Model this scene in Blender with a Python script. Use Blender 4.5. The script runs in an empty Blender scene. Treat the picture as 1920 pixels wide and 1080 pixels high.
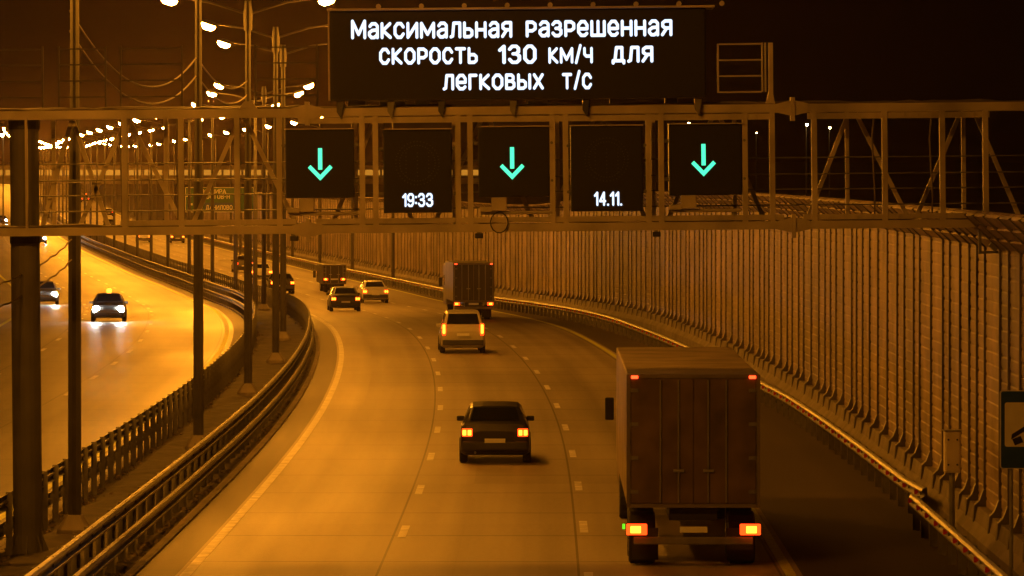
import bpy, bmesh, math, random
import numpy as np
from mathutils import Vector, Matrix
random.seed(7)
S = bpy.context.scene
COL = S.collection
F, H = 8108.0, 7.4            # focal length in photo pixels, camera height in metres

# ------------------------------------------------------------------ camera, sky, exposure
cd = bpy.data.cameras.new('camera'); cam = bpy.data.objects.new('camera', cd); COL.objects.link(cam)
cam.location = (0, 0, H); cam.rotation_euler = (math.radians(90), 0, 0)
cd.sensor_width = 36; cd.lens = F / 1920 * 36; cd.shift_y = -210 / 1920
cd.clip_start = .5; cd.clip_end = 6000
S.camera = cam
W = bpy.data.worlds.new("World"); S.world = W; W.use_nodes = True
nt = W.node_tree; nt.nodes.clear()
sky = nt.nodes.new('ShaderNodeTexSky'); sky.sky_type = 'NISHITA'; sky.sun_disc = False
sky.sun_elevation = math.radians(-9); sky.sun_rotation = math.radians(200)
bg = nt.nodes.new('ShaderNodeBackground'); bg.inputs[1].default_value = .012
wo = nt.nodes.new('ShaderNodeOutputWorld')
nt.links.new(sky.outputs[0], bg.inputs[0]); nt.links.new(bg.outputs[0], wo.inputs[0])
S.view_settings.view_transform = 'Standard'; S.view_settings.look = 'None'
S.view_settings.gamma = 1; S.view_settings.exposure = 0; S.view_settings.use_curve_mapping = False
cy = S.cycles
cy.use_denoising = True
cy.max_bounces = 4; cy.diffuse_bounces = 2; cy.glossy_bounces = 3; cy.volume_bounces = 1
cy.sample_clamp_indirect = 3; cy.caustics_reflective = False; cy.caustics_refractive = False
SODIUM = (1, .325, .016)
LAMP_POWER = 2400.0
HAZE = .000072

# ------------------------------------------------------------------ terrain profile and road alignment
def zg(d):
    t = min(max((d - 200) / 100, 0), 1); z = -(t * t * (3 - 2 * t))
    r = min(max(d - 650, 0), 700)
    return z + 2.64e-5 * r * r
def unp(px, py, zo=0):
    d = H * F / (py - 330)
    for _ in range(60): d = .5 * d + .5 * (H - zg(d) - zo) * F / (py - 330)
    return (px - 960) / F * d, d
REF = np.array([(-30,-3.6),(40,-2.75),(70,-2.4),(90,-2.25),(112,-2.06),(127,-2.1),(138,-2.2),(150,-2.45),(160,-2.64),(171,-2.97),(182,-3.35),(193,-3.85),
 (201,-4.3),(209,-4.75),(221,-5.6),(235,-6.95),(248,-7.9),(260,-8.9),(272,-10.1),(285,-11.7),(304,-14.2),(324,-16.9),(365,-23.0),(413,-29.5),
 (490,-40.0),(602,-54.3),(684,-64.0),(900,-92),(1200,-132),(1600,-180),(2400,-270),(3000,-340)])
_g = np.arange(-40, 2600, 2.0); _x = np.interp(_g, REF[:,0], REF[:,1])
for _ in range(3):
    k = 7; _p = np.pad(_x, k, mode='reflect', reflect_type='odd'); _x = np.convolve(_p, np.ones(2*k+1)/(2*k+1), 'valid')
_h = np.gradient(_x, _g)
_s = np.concatenate([[0], np.cumsum(np.hypot(np.diff(_x), 2.0))])
def xr(d): return float(np.interp(d, _g, _x))
def hd(d): return float(np.interp(d, _g, _h))
def arc(d): return float(np.interp(d, _g, _s))
def darc(s): return float(np.interp(s, _s, _g))
def P(d, off, z=0):
    h = hd(d); n = math.hypot(1, h)
    x, y = xr(d) + off / n, d - off * h / n
    return Vector((x, y, zg(y) + z))
def heading(d): return -math.atan(hd(d))
def nrm(d):
    h = hd(d); n = math.hypot(1, h); return Vector((1 / n, -h / n, 0))
def steps(a, b, st=5.0):
    n = max(1, int(round((b - a) / st))); return [a + (b - a) * i / n for i in range(n + 1)]

# ------------------------------------------------------------------ materials
MATS = {}
def mat(name, col, rough=.6, metal=0, var=.25, scale=3.0, bump=0, spec=.5, coat=0):
    if name in MATS: return MATS[name]
    m = bpy.data.materials.new(name); m.use_nodes = True; t = m.node_tree; b = t.nodes['Principled BSDF']
    b.inputs['Roughness'].default_value = rough; b.inputs['Metallic'].default_value = metal
    b.inputs['Specular IOR Level'].default_value = spec
    b.inputs['Coat Weight'].default_value = coat
    if var > 0:
        tc = t.nodes.new('ShaderNodeTexCoord'); n = t.nodes.new('ShaderNodeTexNoise')
        n.inputs['Scale'].default_value = scale; n.inputs['Detail'].default_value = 6
        t.links.new(tc.outputs['Object'], n.inputs['Vector'])
        r = t.nodes.new('ShaderNodeValToRGB')
        r.color_ramp.elements[0].position = .3; r.color_ramp.elements[1].position = .7
        r.color_ramp.elements[0].color = tuple(c * (1 - var) for c in col) + (1,)
        r.color_ramp.elements[1].color = tuple(min(1, c * (1 + var)) for c in col) + (1,)
        t.links.new(n.outputs['Fac'], r.inputs[0]); t.links.new(r.outputs[0], b.inputs['Base Color'])
        if bump:
            bu = t.nodes.new('ShaderNodeBump'); bu.inputs['Strength'].default_value = bump; bu.inputs['Distance'].default_value = .02
            t.links.new(n.outputs['Fac'], bu.inputs['Height']); t.links.new(bu.outputs[0], b.inputs['Normal'])
    else:
        b.inputs['Base Color'].default_value = tuple(col) + (1,)
    MATS[name] = m; return m
def glow(name, col, strength):
    if name in MATS: return MATS[name]
    m = bpy.data.materials.new(name); m.use_nodes = True; t = m.node_tree; b = t.nodes['Principled BSDF']
    b.inputs['Base Color'].default_value = (.02, .02, .02, 1)
    b.inputs['Emission Color'].default_value = tuple(col) + (1,); b.inputs['Emission Strength'].default_value = strength
    b.inputs['Roughness'].default_value = .5
    MATS[name] = m; return m
def road_mat(name, col, rough, joints=True, jo=43.305, spec=.16):
    m = bpy.data.materials.new(name); m.use_nodes = True; t = m.node_tree; b = t.nodes['Principled BSDF']; L = t.links.new
    def nd(k, **kw):
        n = t.nodes.new(k)
        for a, v in kw.items(): setattr(n, a, v)
        return n
    def math_(op, a, bb=None, clamp=False):
        n = nd('ShaderNodeMath', operation=op); n.use_clamp = clamp
        for i, v in enumerate((a, bb)):
            if v is None: continue
            if isinstance(v, (int, float)): n.inputs[i].default_value = v
            else: L(v, n.inputs[i])
        return n.outputs[0]
    b.inputs['Specular IOR Level'].default_value = spec
    uv = nd('ShaderNodeUVMap'); uv.uv_map = 'uv'; sp = nd('ShaderNodeSeparateXYZ'); L(uv.outputs[0], sp.inputs[0])
    u, v = sp.outputs[0], sp.outputs[1]                 # metres across and along
    big = nd('ShaderNodeTexNoise'); big.inputs['Scale'].default_value = .35; big.inputs['Detail'].default_value = 5
    mp = nd('ShaderNodeMapping'); mp.inputs['Scale'].default_value = (1, .16, 1); L(uv.outputs[0], mp.inputs[0]); L(mp.outputs[0], big.inputs['Vector'])
    fine = nd('ShaderNodeTexNoise'); fine.inputs['Scale'].default_value = 9; fine.inputs['Detail'].default_value = 8; L(uv.outputs[0], fine.inputs['Vector'])
    f = math_('ADD', math_('MULTIPLY', big.outputs['Fac'], .95), math_('MULTIPLY', fine.outputs['Fac'], .4))
    st = nd('ShaderNodeTexNoise'); st.inputs['Scale'].default_value = 1.5; st.inputs['Detail'].default_value = 4       # long streaks left by wheels
    m2 = nd('ShaderNodeMapping'); m2.inputs['Scale'].default_value = (1, .012, 1); L(uv.outputs[0], m2.inputs[0]); L(m2.outputs[0], st.inputs['Vector'])
    f = math_('ADD', f, math_('MULTIPLY', st.outputs['Fac'], .6)); f = math_('ADD', f, .03)
    if joints:
        # per-slab shade
        sl = nd('ShaderNodeTexWhiteNoise', noise_dimensions='2D'); cb = nd('ShaderNodeCombineXYZ')
        L(math_('FLOOR', math_('DIVIDE', math_('ADD', u, 40.0), 3.75)), cb.inputs[0]); L(math_('FLOOR', math_('DIVIDE', v, 12.0)), cb.inputs[1]); L(cb.outputs[0], sl.inputs['Vector'])
        f = math_('MULTIPLY', f, math_('ADD', math_('MULTIPLY', sl.outputs['Value'], .24), .88))
        # joint lines across and along
        ju = math_('ABSOLUTE', math_('SUBTRACT', math_('FRACT', math_('DIVIDE', math_('ADD', u, jo), 3.75)), .5))
        jl = math_('LESS_THAN', ju, .0065)
        jv = math_('ABSOLUTE', math_('SUBTRACT', math_('FRACT', math_('DIVIDE', v, 6.0)), .5))
        jt = math_('LESS_THAN', jv, .011)
        f = math_('MULTIPLY', f, math_('SUBTRACT', 1.0, math_('MULTIPLY', jl, .6)))
        f = math_('MULTIPLY', f, math_('SUBTRACT', 1.0, math_('MULTIPLY', jt, .48)))
        # worn wheel tracks
        wt = math_('ABSOLUTE', math_('SUBTRACT', math_('FRACT', math_('DIVIDE', math_('ADD', u, 40.0 + .9), 1.875)), .5))
        tr = math_('SUBTRACT', 1.0, math_('MULTIPLY', wt, 4.5), True)
        f = math_('MULTIPLY', f, math_('SUBTRACT', 1.0, math_('MULTIPLY', tr, .16)))
    mx = nd('ShaderNodeMixRGB', blend_type='MULTIPLY'); mx.inputs[0].default_value = 1; mx.inputs[1].default_value = tuple(col) + (1,)
    L(f, mx.inputs[2]); L(mx.outputs[0], b.inputs['Base Color'])
    r = math_('ADD', math_('MULTIPLY', big.outputs['Fac'], .28), rough - .14); L(r, b.inputs['Roughness'])
    bu = nd('ShaderNodeBump'); bu.inputs['Strength'].default_value = .25; bu.inputs['Distance'].default_value = .006
    L(fine.outputs['Fac'], bu.inputs['Height']); L(bu.outputs[0], b.inputs['Normal'])
    MATS[name] = m; return m

M_conc = road_mat('concrete pavement', (.30, .265, .23), .56)
M_conc2 = road_mat('damp concrete pavement', (.165, .147, .127), .46, True, 44.725, .4)
M_asph = road_mat('asphalt shoulder', (.085, .07, .058), .6, False)
M_soil = mat('bare soil', (.045, .036, .026), .95, 0, .5, 1.5, .6)
M_land = mat('dark land', (.03, .03, .022), .95, 0, .4, .05)
M_paint = mat('white road paint', (.60, .58, .53), .6, 0, .36, 2.2)
M_ypaint = mat('yellow road paint', (.62, .66, .08), .6, 0, .2, 6)
M_galv = mat('galvanised steel', (.26, .26, .26), .5, .35, .22, 2.5)
M_gdark = mat('weathered galvanised steel', (.16, .155, .15), .6, .2, .25, 3)
M_truss = mat('painted truss steel', (.42, .37, .32), .6, .05, .34, .9)
M_pole = mat('lamp pole steel', (.09, .085, .08), .75, 0, .2, 1.5)
M_black = mat('black sign housing', (.012, .012, .013), .45, 0, .2, 4)
M_panelface = mat('black display face', (.008, .008, .009), .7, 0, .15, 8)
M_conw = mat('grey concrete', (.22, .19, .16), .85, 0, .25, 1.2, .4)
M_panel = mat('noise barrier panel', (.24, .175, .13), .7, 0, .38, .7)
M_post = mat('shade-toned barrier post', (.10, .085, .07), .6, 0, .2, 2)  # dark tone stands in for shade on the post faces towards the camera
M_rubber = mat('tyre rubber', (.015, .015, .015), .8, 0, .2, 6)
M_glass = mat('dark vehicle glass', (.01, .012, .014), .08, 0, 0, 1, .5)
M_chrome = mat('grey metal', (.35, .35, .36), .35, .7, .1, 5)
M_plate = mat('licence plate', (.7, .7, .68), .5, 0, .05, 5)
M_cable = mat('cable', (.12, .10, .08), .6, 0, .1, 3)
M_lamp = glow('sodium lamp', SODIUM, LAMP_POWER)
M_lampfar = glow('distant lamp', (1, .6, .2), 60)
M_led = glow('white led', (.66, .80, 1), 1.6)
M_arrow = glow('green led', (.07, 1, .50), 1.5)
M_tail = glow('tail lamp', (1, .045, .004), 4)
M_tailhot = glow('lit tail bulb', (1, .20, .01), 10)
M_mark = glow('red marker', (1, .05, .01), 5)
M_green = glow('green glow', (.12, 1, .02), 1.2)
M_head = glow('headlamp', (1, .99, .90), 330)
M_taxi = glow('amber roof light', (1, .33, .02), 5)

# ------------------------------------------------------------------ mesh builder and scene helpers
class MB:
    def __init__(s): s.v = []; s.f = []; s.uv = None
    def add(s, vs, fs):
        o = len(s.v); s.v += [tuple(v) for v in vs]; s.f += [tuple(i + o for i in f) for f in fs]; return s
    def box(s, c, d, rz=0, M=None):
        x, y, z = (q / 2 for q in d); c = Vector(c)
        vs = [Vector((a * x, b * y, e * z)) for a in (-1, 1) for b in (-1, 1) for e in (-1, 1)]
        if rz: R = Matrix.Rotation(rz, 3, 'Z'); vs = [R @ v for v in vs]
        vs = [v + c for v in vs]
        return s.add(vs, [(0,1,3,2),(4,6,7,5),(0,4,5,1),(2,3,7,6),(0,2,6,4),(1,5,7,3)])
    def bbox(s, c, d, b=.02):            # box with chamfered edges
        x, y, z = (q / 2 for q in d); b = min(b, x * .9, y * .9, z * .9); c = Vector(c)
        bm = bmesh.new(); r = bmesh.ops.create_cube(bm, size=1)
        for v in bm.verts: v.co = Vector((v.co.x * 2 * x, v.co.y * 2 * y, v.co.z * 2 * z)) + c
        bmesh.ops.bevel(bm, geom=list(bm.edges), offset=b, segments=2, profile=.6, affect='EDGES')
        bm.verts.index_update(); s.add([v.co for v in bm.verts], [[v.index for v in f.verts] for f in bm.faces]); bm.free(); return s
    def bar(s, a, b, w, h=None):          # rectangular bar from a to b
        h = h or w; a, b = Vector(a), Vector(b); d = (b - a).normalized()
        u = d.cross(Vector((0, 1, 0)))
        if u.length < .05: u = d.cross(Vector((1, 0, 0)))
        u.normalize(); v = d.cross(u).normalized()
        vs = [p + u * (i * w / 2) + v * (j * h / 2) for p in (a, b) for i, j in ((-1,-1),(1,-1),(1,1),(-1,1))]
        return s.add(vs, [(0,1,2,3),(7,6,5,4)] + [(i, i + 4, (i + 1) % 4 + 4, (i + 1) % 4) for i in range(4)])
    def tube(s, pts, rs, n=8, cap=True):
        pts = [Vector(p) for p in pts]; N = len(pts)
        if not isinstance(rs, (list, tuple)): rs = [rs] * N
        o = len(s.v); ref = None
        for i, p in enumerate(pts):
            t = (pts[min(i + 1, N - 1)] - pts[max(i - 1, 0)]).normalized()
            u = t.cross(Vector((0, 1, 0)) if abs(t.y) < .9 else Vector((1, 0, 0))).normalized(); w = t.cross(u)
            for k in range(n):
                a = 2 * math.pi * k / n; s.v.append(tuple(p + (u * math.cos(a) + w * math.sin(a)) * rs[i]))
        for i in range(N - 1):
            for k in range(n):
                s.f.append((o + i * n + k, o + i * n + (k + 1) % n, o + (i + 1) * n + (k + 1) % n, o + (i + 1) * n + k))
        if cap: s.f.append(tuple(o + k for k in range(n))[::-1]); s.f.append(tuple(o + (N - 1) * n + k for k in range(n)))
        return s
    def prism(s, poly, y0, y1):           # polygon in x,z pushed along y
        n = len(poly); vs = [(x, y0, z) for x, z in poly] + [(x, y1, z) for x, z in poly]
        return s.add(vs, [tuple(range(n)), tuple(range(2 * n - 1, n - 1, -1))] + [(i, i + n, (i + 1) % n + n, (i + 1) % n) for i in range(n)])
    def sweep(s, frames, prof, cap=True): # frames: (origin, sideways); prof: closed polygon of (sideways, up)
        n = len(prof); o = len(s.v)
        for c, nv in frames:
            for a, z in prof: s.v.append(tuple(c + nv * a + Vector((0, 0, z))))
        for i in range(len(frames) - 1):
            for k in range(n): s.f.append((o + i * n + k, o + i * n + (k + 1) % n, o + (i + 1) * n + (k + 1) % n, o + (i + 1) * n + k))
        if cap: s.f.append(tuple(o + k for k in range(n))); s.f.append(tuple(o + (len(frames) - 1) * n + k for k in range(n))[::-1])
        return s
    def mesh(s, name):
        m = bpy.data.meshes.new(name); m.from_pydata(s.v, [], s.f); m.update()
        bm = bmesh.new(); bm.from_mesh(m); bmesh.ops.recalc_face_normals(bm, faces=list(bm.faces)); bm.to_mesh(m); bm.free()
        return m
    def build(s, name, material, parent=None, loc=None, smooth=False, raw=False):
        if raw: m = bpy.data.meshes.new(name); m.from_pydata(s.v, [], s.f); m.update()
        else: m = s.mesh(name)
        m.materials.append(material)
        if smooth:
            for p in m.polygons: p.use_smooth = True
        return link(name, m, parent, loc)
def link(name, mesh, parent=None, loc=None):
    o = bpy.data.objects.new(name, mesh); COL.objects.link(o)
    if parent: o.parent = parent
    if loc is not None: o.location = loc
    return o
def tag(o, label, cat, group=None, kind=None):
    o['label'] = label; o['category'] = cat
    if group: o['group'] = group
    if kind: o['kind'] = kind
    return o
def thing(name, label, cat, loc=(0,0,0), rz=0, group=None):
    o = bpy.data.objects.new(name, None); COL.objects.link(o); o.location = loc; o.rotation_euler = (0, 0, rz)
    return tag(o, label, cat, group)
def dup(o, parent=None):
    c = o.copy(); COL.objects.link(c)
    if parent: c.parent = parent
    for ch in list(o.children): dup(ch, c)
    return c
def structure(o): o['kind'] = 'structure'; return o

# ------------------------------------------------------------------ ground, roads, markings
g = MB(); ys = list(range(-30, 2500, 10)); xs = (-700, -300, -150, -80, -40, -20, 0, 20, 60, 200, 700)
for y in ys:
    for x in xs: g.v.append((x, y, zg(y) - .2))
for j in range(len(ys) - 1):
    for i in range(len(xs) - 1):
        a = j * len(xs) + i; g.f.append((a, a + 1, a + 1 + len(xs), a + len(xs)))
structure(g.build('ground', M_land, raw=True))

def ribbon(name, o0, o1, d0, d1, material, z=0, st=4.0, crossn=4, thick=None):
    ds = steps(d0, d1, st); f0 = o0 if callable(o0) else (lambda d: o0); f1 = o1 if callable(o1) else (lambda d: o1)
    v, uv, f = [], [], []
    n = crossn + 1
    for d in ds:
        for k in range(n):
            o = f0(d) + (f1(d) - f0(d)) * k / crossn
            v.append(tuple(P(d, o, z))); uv.append((o, arc(d)))
    for i in range(len(ds) - 1):
        for k in range(crossn): f.append((i * n + k, i * n + k + 1, (i + 1) * n + k + 1, (i + 1) * n + k))
    m = bpy.data.meshes.new(name); m.from_pydata(v, [], f); m.update()
    ul = m.uv_layers.new(name='uv')
    for l in m.loops: ul.data[l.index].uv = uv[l.vertex_index]
    m.materials.append(material)
    o = link(name, m); structure(o); return o
RAILD = [40, 60, 91, 96, 104, 131, 160, 192, 257, 320, 800]
RAILO = [10.7, 10.7, 10.75, 10.95, 10.9, 10.7, 10.1, 9.6, 8.6, 8.3, 8.3]
def railoff(d): return float(np.interp(d, RAILD, RAILO))
ribbon('road', -3.9, 7.72, -25, 1400, M_conc, 0, 4, 6)
ribbon('road', -23.6, -8.0 - .55, -25, 1400, M_conc2, 0, 4, 6)
ribbon('road_shoulder', -4.75, -3.9, -25, 1400, M_asph, 0, 4, 1)
ribbon('road_shoulder', 7.72, lambda d: max(railoff(d) + .45, 8.6), -25, 1400, M_asph, 0, 4, 3)
ribbon('road_shoulder', -8.55, -7.7, -25, 1400, M_asph, 0, 4, 1)
# median: rough soil sheet
def median():
    ds = steps(-20, 760, 2.0); rng = random.Random(3); v, f = [], []
    offs = [-7.7, -7.3, -6.9, -6.4, -5.9, -5.4, -5.1, -4.75]
    for d in ds:
        for o in offs:
            e = 0.0 if o in (offs[0], offs[-1]) else rng.uniform(-.03, .07)
            v.append(tuple(P(d, o, -.03 + e + (.05 if -7.5 < o < -5 else 0))))
    n = len(offs)
    for i in range(len(ds) - 1):
        for k in range(n - 1): f.append((i * n + k, i * n + k + 1, (i + 1) * n + k + 1, (i + 1) * n + k))
    b = MB(); b.v = v; b.f = f; structure(b.build('median_strip', M_soil, raw=True))
median()
# kerb line beside the median
def kerb(off, w):
    fr = [(P(d, off), nrm(d)) for d in steps(40, 600, 4)]
    structure(MB().sweep(fr, [(-w / 2, -.1), (w / 2, -.1), (w / 2, .05), (w * .3, .07), (-w / 2, .07)]).build('kerb', M_conw))
kerb(-4.72, .16); kerb(-7.72, .16)
# clods and litter along the guardrails: uncountable
def clods():
    b = MB(); rng = random.Random(5)
    for _ in range(900):
        d = 70 + 200 * rng.random() ** 1.6; o = rng.choice([-4.95, -5.15, -7.55, -7.4, -5.05]) + rng.gauss(0, .09); r = rng.uniform(.02, .075)
        c = P(d, o, .02); vs = []
        for z in (0, 1):
            for k in range(5):
                a = k * 1.2566 + rng.random() * .5; q = r * (1 - .5 * z) * rng.uniform(.7, 1.3)
                vs.append(c + Vector((q * math.cos(a) * 1.3, q * math.sin(a) * 1.8, z * r * rng.uniform(.5, 1.1))))
        b.add(vs, [(5,6,7,8,9)] + [(k, (k + 1) % 5, (k + 1) % 5 + 5, k + 5) for k in range(5)])
    o = b.build('rubble', mat('rubble', (.09, .07, .05), .95, 0, .5, 5)); tag(o, 'dirt and dry litter along the feet of the median guardrails', 'rubble', kind='stuff')
clods()
def dash_line(off, d_ref, pitch, length, d0, d1, w=.15, material=M_paint):
    b = MB(); s0 = arc(d_ref)
    k0 = int((arc(d0) - s0) // pitch); k1 = int((arc(d1) - s0) // pitch)
    for k in range(k0, k1 + 1):
        s = s0 + k * pitch; q = [darc(s - length / 2), darc(s), darc(s + length / 2)]
        vs = [P(d, off + e * w / 2, .008) for d in q for e in (-1, 1)]
        b.add(vs, [(0,1,3,2),(2,3,5,4)])
    structure(b.build('lane_marking', material, raw=True))
def solid_line(off, d0, d1, w, material):
    b = MB(); ds = steps(d0, d1, 4)
    for d in ds: b.v += [tuple(P(d, off - w / 2, .008)), tuple(P(d, off + w / 2, .008))]
    b.f = [(2 * i, 2 * i + 1, 2 * i + 3, 2 * i + 2) for i in range(len(ds) - 1)]
    structure(b.build('lane_marking', material, raw=True))
dash_line(0, 90.0, 12, 3, 50, 700, .17)
dash_line(3.75, 91.2, 12, 3, 50, 700, .17)
dash_line(-12.65, 147.1, 12, 3, 50, 700, .17)
dash_line(-16.4, 196.7, 12, 3, 50, 700, .17)
solid_line(-3.72, 30, 900, .2, M_paint); solid_line(7.5, 30, 900, .2, M_ypaint)
solid_line(-8.85, 30, 900, .2, M_ypaint); solid_line(-20.1, 30, 900, .2, M_ypaint)

# ------------------------------------------------------------------ guardrails
def wprof(zc, out, hgt=.31, dep=.08, sgn=1):
    q = [(0, .5), (.55, .42), (1, .27), (1, .2), (.15, .06), (.15, -.06), (1, -.2), (1, -.27), (.55, -.42), (0, -.5)]
    fr = [(sgn * (out + a * dep), zc + z * hgt) for a, z in q]
    return fr + [(x - sgn * .014, z) for x, z in reversed(fr)]
def guardrail(label, offf, d0, d1, side, tiers, post_h, post_step, post_w=.11, reflect=None, beam_mat=M_galv, post_mat=M_gdark, cap=False):
    """side: +1 the road lies to the right of the rail, -1 to its left"""
    t = thing('guardrail', label, 'guardrail', P(d0, offf(d0)))
    org = Vector(t.location)
    fr = [(P(d, offf(d)) - org, nrm(d)) for d in steps(d0, d1, 3.0)]
    for zc, out in tiers:
        MB().sweep(fr, wprof(zc, out, sgn=side)).build('rail_beam', beam_mat, t)
    s = arc(d0) + .4; many = MB(); nb = 0
    pm = None
    while s < arc(d1):
        d = darc(s); c = P(d, offf(d)) - org; rz = heading(d)
        if nb < 100:
            if pm is None:
                b = MB(); b.box((0, .0, post_h / 2 - .1), (.015, post_w, post_h + .2)); b.box((side * .05, post_w / 2, post_h / 2 - .1), (.1, .012, post_h + .2)); b.box((-side * .0, -post_w / 2, post_h / 2 - .1), (.09, .012, post_h + .2))
                for zc, out in tiers: b.box((side * (out * .5 + .02), 0, zc), (max(out - .01, .05), post_w * .9, .2))
                pm = b.mesh('post'); pm.materials.append(post_mat)
            o = link('post', pm, t, c); o.rotation_euler = (0, 0, rz)
        else: many.box((c.x, c.y, c.z + post_h / 2 - .1), (.09, post_w, post_h + .2), rz)
        nb += 1; s += post_step
    if many.v: many.build('post', post_mat, t)['kind'] = 'stuff'
    if reflect:
        zc, out = tiers[0]; s = arc(d0) + 1.0; k = 0; rest = MB()
        b = MB(); b.add([(side * (out + .1), -.02, .05), (side * (out + .1), -.02, -.05), (side * (out + .015), -.02, -.055), (side * (out + .015), -.02, .055), (side * (out + .1), .0, .05), (side * (out + .1), .0, -.05), (side * (out + .015), .0, -.055), (side * (out + .015), .0, .055)],
              [(0,1,2,3),(7,6,5,4),(0,4,5,1),(1,5,6,2),(2,6,7,3),(3,7,4,0)])
        rm = b.mesh('reflector'); rm.materials.append(reflect)
        while s < arc(d1):
            d = darc(s); c = P(d, offf(d)) - org + Vector((0, 0, zc))
            if k < 100:
                o = link('reflector', rm, t, c); o.rotation_euler = (0, 0, heading(d))
            else: rest.box(c + nrm(d) * (side * (out + .05)), (.08, .02, .1), heading(d))
            k += 1; s += 2.0
        if rest.v: rest.build('reflector', reflect, t)['kind'] = 'stuff'
    return t
M_refl = mat('red reflector', (.55, .03, .02), .4, 0, .1, 5)
guardrail('long double-beam steel guardrail curving along the right-hand carriageway side of the median', lambda d: -5.15, 66, 700, 1, [(1.05, .06), (.55, .2)], 1.2, 2.0)
guardrail('tall two-beam guardrail with close dark posts facing the oncoming carriageway', lambda d: -7.5, 70, 700, -1, [(1.05, .05), (.5, .12)], 1.22, 2.0)
guardrail('long low guardrail with red reflectors running below the noise wall into the curve', lambda d: railoff(d) + (.3 * max(0, (96 - d) / 3.5)), 92.5, 640, -1, [(.58, .05)], .72, 2.0, reflect=M_refl)
guardrail('short nearest piece of low guardrail with red reflectors at lower right', lambda d: 10.72 + .0 * d, 62, 91.0, -1, [(.58, .05)], .72, 2.0, reflect=M_refl)

# ------------------------------------------------------------------ noise barrier
def noise_wall():
    t = thing('noise_barrier', 'tall ribbed noise wall with leaning top along the right side of the road', 'noise wall', P(70, 11.8))
    org = Vector(t.location); off = 11.8
    def top(d): return float(np.interp(d, [60, 150, 205, 240, 265, 310, 700], [5.95, 6.1, 6.0, 6.0, 6.0, 6.2, 6.2]))
    def lean(d): return float(np.interp(d, [60, 205, 240, 270, 700], [.72, .62, .5, .35, .3]))
    # stepped concrete footing
    fr = [(P(d, off) - org, nrm(d)) for d in steps(66, 640, 3)]
    MB().sweep(fr, [(-.42, -.3), (.35, -.3), (.35, .78), (-.2, .78), (-.26, .5), (-.42, .3)]).build('plinth', M_conw, t)
    s = arc(66); k = 0; restp, restq = MB(), MB(); rng = random.Random(11)
    mats = [M_panel, mat('noise barrier panel pale', (.28, .205, .15), .7, 0, .38, .7), mat('noise barrier panel dull', (.20, .15, .115), .7, 0, .38, .7)]
    while s < arc(640):
        step = rng.choice([2.0, 2.3, 2.6, 2.9, 1.6])
        d0, d1 = darc(s), darc(s + step); zt, ln = top(d0), lean(d0)
        prof = []; z = .72; rib = .25
        while z < zt - .01:
            z2 = min(z + rib, zt); prof += [(-.028, z), (-.028, z + (z2 - z) * .7), (-.014, z + (z2 - z) * .82), (-.014, z2 - .004)]; z = z2
        nl = 3
        for q in range(nl):
            a, e = q / nl, (q + 1) / nl
            prof += [(-.03 - ln * a, zt + ln * a), (-.03 - ln * (e - .03), zt + ln * (e - .08)), (0 - ln * e + .02, zt + ln * e)]
        back = [(.10 - ln, zt + ln + .05), (.12, zt + .02), (.12, .72)]
        pr = prof + back
        a0, a1 = P(d0, off) - org, P(d1, off) - org; dirv = (a1 - a0).normalized()
        g0 = dirv * .05
        fr2 = [(a0 + g0, nrm(d0)), (a1 - g0, nrm(d1))]
        # post: flanged column with gusset foot, leaning head
        px = MB(); c = a0; n = nrm(d0)
        ft = [(c - dirv * .045, n), (c + dirv * .045, n)]
        px.sweep(ft, [(-.075, .3), (.16, .3), (.16, zt + .05), (.14 - ln, zt + ln + .03), (-.045 - ln, zt + ln - .04), (-.065, zt - .02)])
        px.sweep([(c - dirv * .11, n), (c + dirv * .11, n)], [(-.30, .28), (.0, .28), (.0, 1.12), (-.076, 1.12), (-.16, .9), (-.26, .8)])
        if k < 98:
            MB().sweep(fr2, pr).build('panel', mats[rng.choice([0, 0, 1, 2])], t)
            px.build('post', M_post, t)
        else:
            restp.sweep(fr2, pr); restq.add(px.v, px.f)
        k += 1; s += step
    restp.build('panel', M_panel, t)['kind'] = 'stuff'; restq.build('post', M_post, t)['kind'] = 'stuff'
noise_wall()

# ------------------------------------------------------------------ lamp posts
def lamp_post(h, arm, rz, loc, label, group, double=True, foot=True):
    t = thing('lamp_post', label, 'lamp post', loc, rz, group)
    b = MB(); b.tube([(0, 0, -.2), (0, 0, .25), (0, 0, h * .55), (0, 0, h * .55 + .02), (0, 0, h)], [.14, .14, .13, .105, .085], 10)
    b.build('pole', M_pole, t, smooth=False)
    if foot:
        MB().tube([(0, 0, -.1), (0, 0, .12), (0, 0, .42)], [.4, .36, .17], 8).build('footing', M_conw, t)
        MB().tube([(0, 0, h - .9), (0, 0, h - .25), (0, 0, h + .1)], [.14, .16, .11], 10).build('sleeve', M_pole, t)
    for s in ((-1, 1) if double else (-1,)):
        MB().tube([(0, 0, h - .35), (s * .5 * arm, 0, h + .06), (s * (arm - .3), 0, h + .2)], [.045, .04, .035], 6).build('arm', M_pole, t)
        hd_ = lamp_head_mesh(); o = link('lamp_head', hd_[0], t, (s * arm, 0, h + .2)); o.rotation_euler = (0, s * -.32, 0 if s > 0 else 0)
        link('diffuser', hd_[1], o)
    return t
_lh = []
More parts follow.
